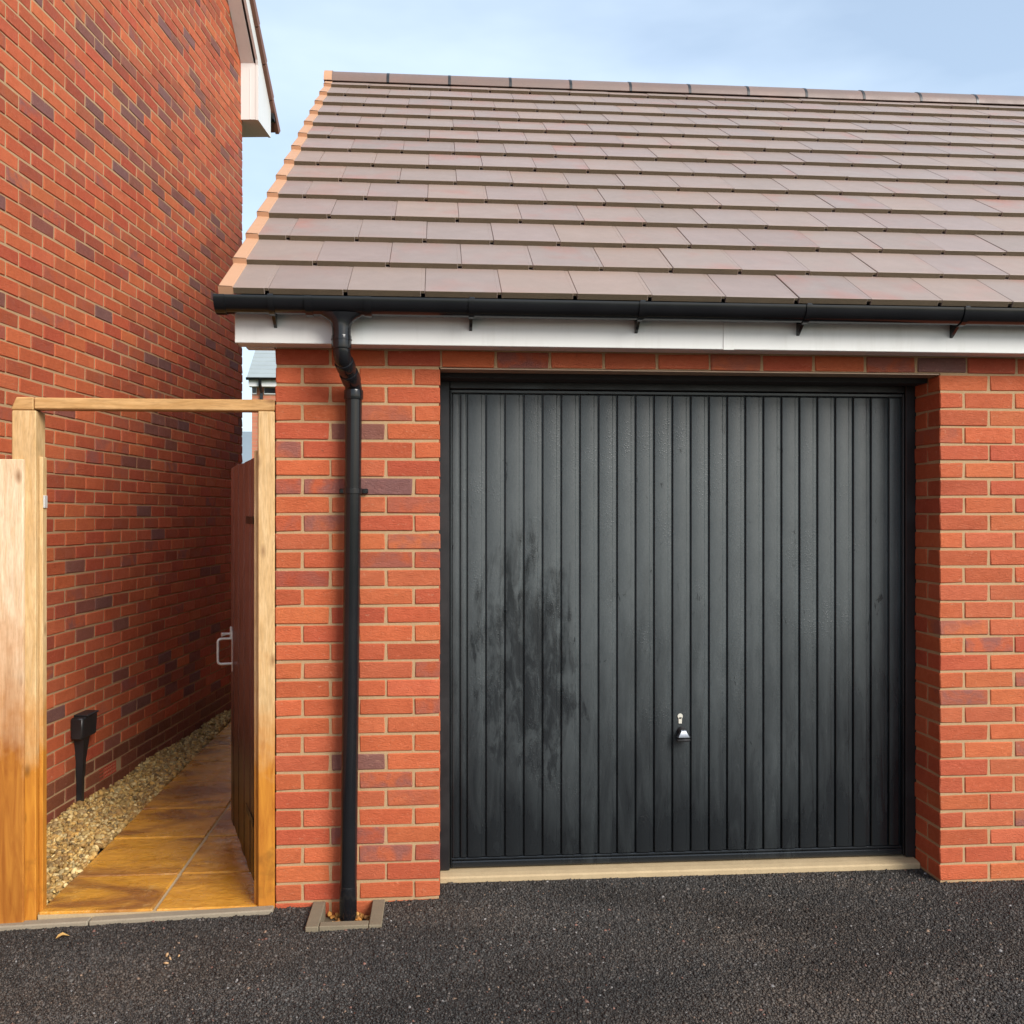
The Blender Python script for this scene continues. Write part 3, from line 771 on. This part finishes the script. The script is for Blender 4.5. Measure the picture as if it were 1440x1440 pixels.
collar(along(q1, q2, .17), along(q1, q2, .42), .0382); collar(along(q1, q2, .55), along(q1, q2, .86), .0386)
collar((PX-.0002, PY, 2.074), (PX-.0006, PY, 2.034), .0384); collar((PXB+.001, PY, .085), (PXB, PY, -.05), .0352)
bz = 1.668; bx = PX-.0044
mb = MB(); v, f = tube([(bx, PY, bz+.011), (bx, PY, bz+.010), (bx, PY, bz-.010), (bx, PY, bz-.011)], [pr_, .0378, .0378, pr_], 28); mb.add(v, f)
mb.box(bx-.058, bx+.058, -.016, -.0005, bz-.011, bz+.011, .004); mb.box(bx-.024, bx+.024, -.040, -.014, bz-.009, bz+.009, .002)
for sx in (-.049, .049): v, f = tube([(bx+sx, -.015, bz), (bx+sx, -.0195, bz)], [.005, .004], 10); mb.add(v, f)
fix_normals(mb.build('pipe_bracket', M['black'], pipe, auto=40))

# ------------------------------------------------------------------ gully surround at the foot of the downpipe
gul = thing('gully_surround', 'small buff concrete gully surround around the foot of the black downpipe', 'drain', (.297, -.12, 0))
def gl(x0, x1, y0, y1, z0, z1): return MB().box(x0-.297, x1-.297, y0+.12, y1+.12, z0, z1, .003)
X0, X1, Y0, Y1 = GUL
for nme, bx_ in (('side_slab', (X0, X0+.05, Y0+.0, Y1-.002)), ('side_slab', (X1-.05, X1, Y0+.0, Y1-.002)), ('front_slab', (X0+.052, X1-.052, Y0+.002, Y0+.046))):
    o = gl(*bx_, -.09, .002).build(nme, M['concd'], gul); o.rotation_euler = (0, 0, 0)
gl(X0+.03, X1-.03, Y0+.03, -.001, -.12, -.062).build('base', M['soil'], gul)
nP = 90; P = np.stack([nrng.uniform(X0+.06, X1-.06, nP), nrng.uniform(Y0+.055, -.015, nP), -.062+nrng.uniform(0, .022, nP)], 1)
s = nrng.uniform(.006, .013, nP); S = np.stack([s*1.2, s, s*.7], 1)
stuff(link('gully_gravel', pebble_mesh('gully_gravel', P, S, pebble_colours(nP)*np.array([1.15, .85, .6, 1]))), 'orange-buff chippings lying inside the gully surround', 'gravel')

# ------------------------------------------------------------------ gate frame, gate, fence
gf = thing('garden_gateway', 'fresh pine gateway of two posts and a top rail', 'gateway', (-.5, .05, 0))
def gbox(nm, mat, x0, x1, y0, y1, z0, z1, b=.004, parent=None, top=0, shift=(.5, -.05)):
    v, f = bevbox(x1-x0, y1-y0, z1-z0, b)
    vv = [(q[0]+(x0+x1)/2+shift[0], q[1]+(y0+y1)/2+shift[1], q[2]+(z0+z1)/2) for q in v]
    return MB().add(vv, f).build(nm, mat, parent or gf)
gbox('post', M['woodz'], -1.030, -.937, 0, .095, -.1, 1.9875)
gbox('post', M['woodz'], -.070, -.003, 0, .07, -.1, 1.9915)
o = gbox('top_rail', M['woodx'], -.944, -.003, .001, .075, 1.993, 2.039)
o = gbox('rail_end', M['woodx'], -1.032, -.946, -.002, .078, 1.989, 2.040)
for vtx in o.data.vertices:
    if vtx.co.x < -.5 and vtx.co.z > 2.01: vtx.co.x += .018
gbox('gate_stop', M['woodz'], -.936, -.921, .028, .068, -.02, 1.805, .002); gbox('gate_stop', M['woodz'], -.090, -.071, .030, .07, -.02, 1.834, .002)
o = gbox('latch_keeper', M['steel'], -.9205, -.915, .03, .06, 1.60, 1.65, .001)

fence = thing('fence', 'sun-bleached pine boards of the fence beside the gate post', 'fence', (-1.2, 0, 0))
for i, (xa, xb) in enumerate(((-1.152, -.9755), (-1.312, -1.156), (-1.47, -1.316))):
    v, f = bevbox(xb-xa, .02, 1.84, .003)
    MB().add([(q[0]+(xa+xb)/2+1.2, q[1]-.0125, q[2]+1.792-.92-.004*i) for q in v], f).build('board', M['bleach'], fence)
gbox('rail', M['woodx'], -1.47, -1.032, .002, .05, 1.45, 1.53, .003, fence, shift=(1.2, 0)); gbox('rail', M['woodx'], -1.47, -1.032, .002, .05, .35, .43, .003, fence, shift=(1.2, 0))

GD = Vector((-.303, .953, 0)).normalized(); ga = math.atan2(GD.y, GD.x)
gate = thing('gate', 'dark brown stained boarded gate standing open in the side passage', 'gate', (-.080, .088, 0), (0, 0, ga))
# local x runs along the leaf, +y is its outer face
nb = 8; bw = .872/nb
for i in range(nb):
    v, f = bevbox(bw-.003, .02, 1.752, .003)
    dz = rng.uniform(-.004, .004)
    MB().add([(q[0]+(i+.5)*bw+.008, q[1]+.012+(.0025 if i % 2 else 0), q[2]+.93+dz) for q in v], f).build('board', M['stain'], gate)
for zz in (.25, .93, 1.60): MB().box(.012, .872, -.028, .001, zz-.05, zz+.05, .003).build('ledge', M['stain'], gate)
for za, zb in ((.30, .88), (.98, 1.55)):
    a, b = Vector((.06, -.014, za)), Vector((.80, -.014, zb)); d = b-a; v, f = bevbox(d.length, .028, .085, .003)
    MB().add(v, f).build('brace', M['stain'], gate, tuple((a+b)/2), (0, -math.atan2(d.z, d.x), 0))
# pull handle with latch plate near the free edge, outer face
mb = MB(); mb.box(.812, .852, .0225, .0265, .80, 1.00, .001)
pts = [(.832, .025, .838)]+bend((.832, .025, .838), (.832, .092, .838), (.832, .092, .962), .018)+bend((.832, .092, .838), (.832, .092, .962), (.832, .025, .962), .018)+[(.832, .025, .962)]
v, f = tube(pts, [.006]*len(pts), 12); mb.add(v, f)
fix_normals(mb.build('handle', M['steel'], gate, auto=40))
mb = MB(); v, f = tube([(.832, .024, .985), (.832, .052, .985), (.825, .075, .983)], [.007, .006, .010], 12); mb.add(v, f); mb.box(.822, .842, .024, .035, .965, 1.02, .002)
fix_normals(mb.build('latch', M['steel'], gate, auto=40))
for zz in (.3, 1.55): MB().box(-.004, .25, .0232, .0262, zz-.016, zz+.016, .001).build('hinge', M['blackm'], gate)

# ------------------------------------------------------------------ house on the left (local y runs along the gable wall, +x is out of it)
house = thing('house', 'tall red brick house with dark mottled bricks and white boxed eaves', 'house', tuple(HP), (0, 0, HROT))
bpy.context.view_layer.update()
QN = HQ1-8.6; APQ = (HQ1+QN)/2; RK = 5.312                # gable from QN to HQ1, rake starts at RK
mb = MB()
pts2 = [(QN+.006, -.2), (HQ1-.006, -.2), (HQ1-.006, RK), (APQ, RK+(HQ1-APQ)), (QN+.006, RK)]
n = len(pts2); v = [(-.004, q, z) for q, z in pts2]+[(-5.5, q, z) for q, z in pts2]
mb.add(v, [tuple(range(n)), tuple(reversed(range(n, 2*n)))]+[(i, n+i, n+(i+1) % n, (i+1) % n) for i in range(n)])
hw = fix_normals(mb.build('wall', M['mortar'], house))
specs = []; ZO = -.019
cl = {}
def clus(q, k):
    key = (int(q/.5), int(k/4)); 
    if key not in cl: cl[key] = rng.random()
    return cl[key]
for k in range(-2, 82):
    z = k*.075+ZO+.0375
    q = HQ1; first = True; odd = k % 2
    qlim = -1.25
    while q > qlim:
        ln = (HB if odd else FB) if first else FB; first = False
        if z+.03 < RK+(HQ1-(q-ln)) - .0 and not (1 <= k <= 1 and .68 < q-ln/2 < .92):
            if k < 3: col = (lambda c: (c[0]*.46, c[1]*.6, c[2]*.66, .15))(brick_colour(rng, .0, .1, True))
            else: col = brick_colour(rng, 0.05+.17*(clus(q, k) > .72), .10, True)
            specs.append(((-.05125, q-ln/2, z), (DP, round(ln, 4), BH), col))
        q -= ln+.01
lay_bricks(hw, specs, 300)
# rest of the near end of the wall, out of the picture
MB().box(-.0035, -.0005, QN+.01, -1.27, -.15, RK).build('near_wall', M['far_y'], house)
# terracotta air brick
ab = MB(); z0, z1, q0_, q1_ = 1*.075+ZO+.005, 1*.075+ZO+.070, .692, .907
ab.box(-.09, -.012, q0_, q1_, z0, z1); 
for zz in (z0, z0+.0205, z0+.041, z1-.006): ab.box(-.012, .001, q0_, q1_, zz, zz+.006)
for i in range(11): qq = q0_+i*(q1_-q0_-.006)/10; ab.box(-.012, -.0005, qq, qq+.006, z0, z1)
ab.build('air_brick', M['terra'], house)
# boxed eaves at the far corner and the rake with its bargeboard and verge tiles
SW = .128; ZB = 4.885; QB0, QB1 = HQ1-.045, HQ1+.33
TH = R(45)
mb = MB()
mb.add([(0,QB0,ZB),(SW,QB0,ZB),(SW,QB1,ZB),(0,QB1,ZB),(0,QB0,RK+.045),(SW,QB0,RK+.045),(SW,QB1,RK-.33),(0,QB1,RK-.33)], [(0,3,2,1),(0,1,5,4),(2,3,7,6),(4,5,6,7),(3,0,4,7)])
v, f = bevbox(.004, .003, RK-ZB, .0005); mb.add([(q[0]+SW*.62, q[1]+QB0-.001, q[2]+(RK+ZB)/2) for q in v], f)
eb = fix_normals(mb.build('eaves_box', M['white'], house))
mb = MB(); mb.box(-5.2, -.001, HQ1+.002, QB1, ZB, ZB+.012); mb.box(-5.2, -.001, QB1-.015, QB1, ZB+.012, RK-.33); mb.build('eaves_soffit', M['white'], house)
def rake(nm, mat, x0, x1, h0, h1, qa=QB1, qb=None, side=1):
    """a board following the rake between heights h0 and h1 (square to the slope)"""
    qb = APQ if qb is None else qb; c, s_ = math.cos(TH), math.sin(TH)
    def pt(q, h): return (q+h*s_, RK+(HQ1-q)+h*c)
    pr = [pt(qa, h0), pt(qb, h0), pt(qb, h1), pt(qa, h1)]
    if side < 0: pr = [(2*APQ-a, b) for a, b in pr]
    v, f = extrude_x(pr, x0, x1); return fix_normals(MB().add(v, f).build(nm, mat, house))
rake('rake_soffit', M['white'], .0005, SW-.02, .0, .012, qa=QB0); rake('rake_soffit', M['white'], .0005, SW-.02, .0, .012, side=-1)
mb = MB()
c, s_ = math.cos(TH), math.sin(TH)
pr = [(QB0-.02, RK+.045+.02), (APQ, RK+HQ1-APQ-.02), (APQ, RK+HQ1-APQ+.17), (QB1+.0, RK-.33+.17), (QB1, ZB-.006), (QB0-.004, ZB-.006), (QB0-.004, RK+.03)]
v, f = extrude_x(pr, SW, SW+.02); mb.add(v, f); bb = fix_normals(mb.build('bargeboard', M['white'], house))
rake('bargeboard', M['white'], SW, SW+.02, -.015, .13, side=-1)
# verge: tile courses stepping down the rake, each its own piece
tg = .30; k = 0
ql = QB1+.085
h_base = .125
while ql-k*tg*c > APQ and k < 24:
    qa = ql-k*tg*c; qb = qa-(tg+.05)*c
    def pt(q, h): return (q+h*s_, RK+(HQ1-q)+h*c)
    pr = [pt(qa, h_base+.020), pt(qb, h_base), pt(qb, h_base+.03), pt(qa, h_base+.055)]
    v, f = extrude_x(pr, -5.4, SW+.05); o = fix_normals(MB().add(v, f).build('roof_course', M['tile'], house)); o.color = (.27*rng.uniform(.9,1.1), .15, .11, .3)
    pr = [pt(qa-.004, h_base-.028), pt(qa-(tg-.004)*c, h_base-.028), pt(qa-(tg-.004)*c, h_base+.022), pt(qa-.004, h_base+.03)]
    v, f = extrude_x(pr, SW+.021, SW+.052); fix_normals(MB().add(v, f).build('verge_cap', plain('verge_brown', (.20, .085, .05), .6) if k == 0 else bpy.data.materials['verge_brown'], house))
    k += 1
rake('rear_roof', M['slate'], -5.4, SW+.05, .128, .16, side=-1)
# far gutter just showing past the bargeboard
v, f = extrude_x([(QB1+.055+a, RK-.33+.11+b) for a, b in half(.055, 12, .003)], -5.2, SW+.045); fix_normals(MB().add(v, f).build('gutter', M['black'], house, auto=30))

# black utility box with tapered duct on the house wall
ub = thing('utility_box', 'black plastic cable entry box with tapered duct on the house wall', 'utility box', tuple(HP+Vector((.0454, .4426, 0))), (0, 0, HROT))
a0 = .445; z0, z1 = .375, .492
v, f = bevbox(.07, .172, z1-z0, .008); MB().add([(q[0]+.036-(.006 if q[2] < 0 and q[0] > 0 else 0), q[1]-.012, q[2]+(z0+z1)/2) for q in v], f).build('box', M['blackm'], ub, auto=40)
MB().box(.001, .078, -.06, .076, z1-.001, z1+.010, .004).build('lid', M['blackm'], ub)
v = []
for zz, hw_, dp in ((z0+.004, .044, .052), (.32, .034, .046), (.25, .024, .038), (.17, .021, .034), (.155, .017, .031), (.02, .015, .030), (-.06, .015, .030)):
    v += [(.001, -hw_-.012, zz), (dp, -hw_*.8-.012, zz), (dp, hw_*.8-.012, zz), (.001, hw_-.012, zz)]
f = []
for i in range(6):
    for k in range(4): f.append((i*4+k, i*4+(k+1) % 4, (i+1)*4+(k+1) % 4, (i+1)*4+k))
f += [(3,2,1,0), (24,25,26,27)]
fix_normals(MB().add(v, f).build('duct', M['blackm'], ub, auto=30))

# ------------------------------------------------------------------ far house seen through the gap, and hills
fh = thing('far_house', 'distant brick house with grey slate roof seen through the side passage', 'house', (-3.9, 20, 0))
MB().box(0, 9, 0, 8, -.2, 4.80).build('wall', M['far_x'], fh)
mb = MB(); e = Vector((0, -.28, 4.90)); ang = R(38)
for i in range(26):
    y0, z0 = -.28+i*.20*math.cos(ang), 4.90+i*.20*math.sin(ang); y1, z1 = y0+.22*math.cos(ang), z0+.22*math.sin(ang)
    mb.add([(-.07,y0,z0+.02),(9.1,y0,z0+.02),(9.1,y1,z1+.006),(-.07,y1,z1+.006),(-.07,y0,z0),(9.1,y0,z0)], [(0,1,2,3),(4,5,1,0)])
yt, zt = -.28+26*.2*math.cos(ang), 4.9+26*.2*math.sin(ang)
mb.add([(-.07,yt,zt),(9.1,yt,zt),(9.1,2*yt+.28,4.9),(-.07,2*yt+.28,4.9),(-.05,-.2,4.88)], [(0,1,2,3),(0,3,4)])
mb.build('roof', M['slate'], fh)
mb = MB(); mb.box(-.04, 9.05, -.22, -.20, 4.70, 4.885); mb.box(-.04, 9.05, -.20, -.002, 4.70, 4.72); mb.build('fascia', M['white'], fh)
v, f = extrude_x([(-.30+a, 4.90+b) for a, b in half(.06, 10, .0)], -.08, 9.1); MB().add(v, f).build('gutter', M['black'], fh)
v, f = tube([(.245, -.30, 4.86), (.245, -.28, 4.74), (.245, -.06, 4.55), (.245, -.06, 0)], [.038]*4, 12); MB().add(v, f).build('downpipe', M['black'], fh)
for xa, xb in ((.02, .12), (.30, .66)):
    wn = MB().box(xa, xb, -.035, -.006, 4.53, 4.69).build('window', M['white'], fh); MB().box(xa+.012, xb-.012, -.045, -.036, 4.56, 4.68).build('pane', M['glass'], wn)
mb = MB(); m_ = 26
v = [(-400+i*36, 640+40*math.sin(i*.7), (44+14*math.sin(i*.9+1)+7*math.sin(i*2.3))) for i in range(m_)]
mb.add(v+[(q[0], q[1]-260, -2) for q in v]+[(q[0], q[1]+400, -2) for q in v], [(m_+i, m_+i+1, i+1, i) for i in range(m_-1)]+[(i, i+1, 2*m_+i+1, 2*m_+i) for i in range(m_-1)])
structure(mb.build('hill', M['hill'], smooth=True))

# ------------------------------------------------------------------ small things lying on the tarmac
def stone(x, y, s, seed, label, cat='stone', group=None):
    P = np.array([(0, 0, s*.35)]); S = np.array([(s, s*.7, s*.5)]); C = np.array([(.52, .33, .17, 1)])
    o = link('stone' , pebble_mesh('stone', P, S, C), None, (x, y, gz(x)), (0, 0, seed)); tag(o, label, cat, group)
for i, (x, y) in enumerate(((-.305, -.405), (-.325, -.375), (-.28, -.385), (-.31, -.44))): stone(x, y, .0085+.002*(i % 2), i*1.3, 'tan stone chip in a small cluster on the black tarmac', group='stone chips clustered on the tarmac')
mb = MB(); pr = [(-.022, 0), (-.012, .009), (.004, .011), (.018, .005), (.026, 0), (.016, -.008), (.002, -.010), (-.012, -.007)]
v = [(x, y, .004+.006*abs(y)/.01+.004*math.cos(x*120)) for x, y in pr]+[(0, 0, .007)]; v += [(q[0], q[1], q[2]-.0012) for q in v]
f = [(i, (i+1) % 8, 8) for i in range(8)]+[(9+(i+1) % 8, 9+i, 17) for i in range(8)]+[(i, 9+i, 9+(i+1) % 8, (i+1) % 8) for i in range(8)]
o = fix_normals(mb.add(v, f).build('fallen_leaf', M['leaf'], None, (-.775, -.16, gz(-.775)+.003), (0, 0, .5))); tag(o, 'small dry yellow leaf lying on the tarmac near the kerb', 'leaf')
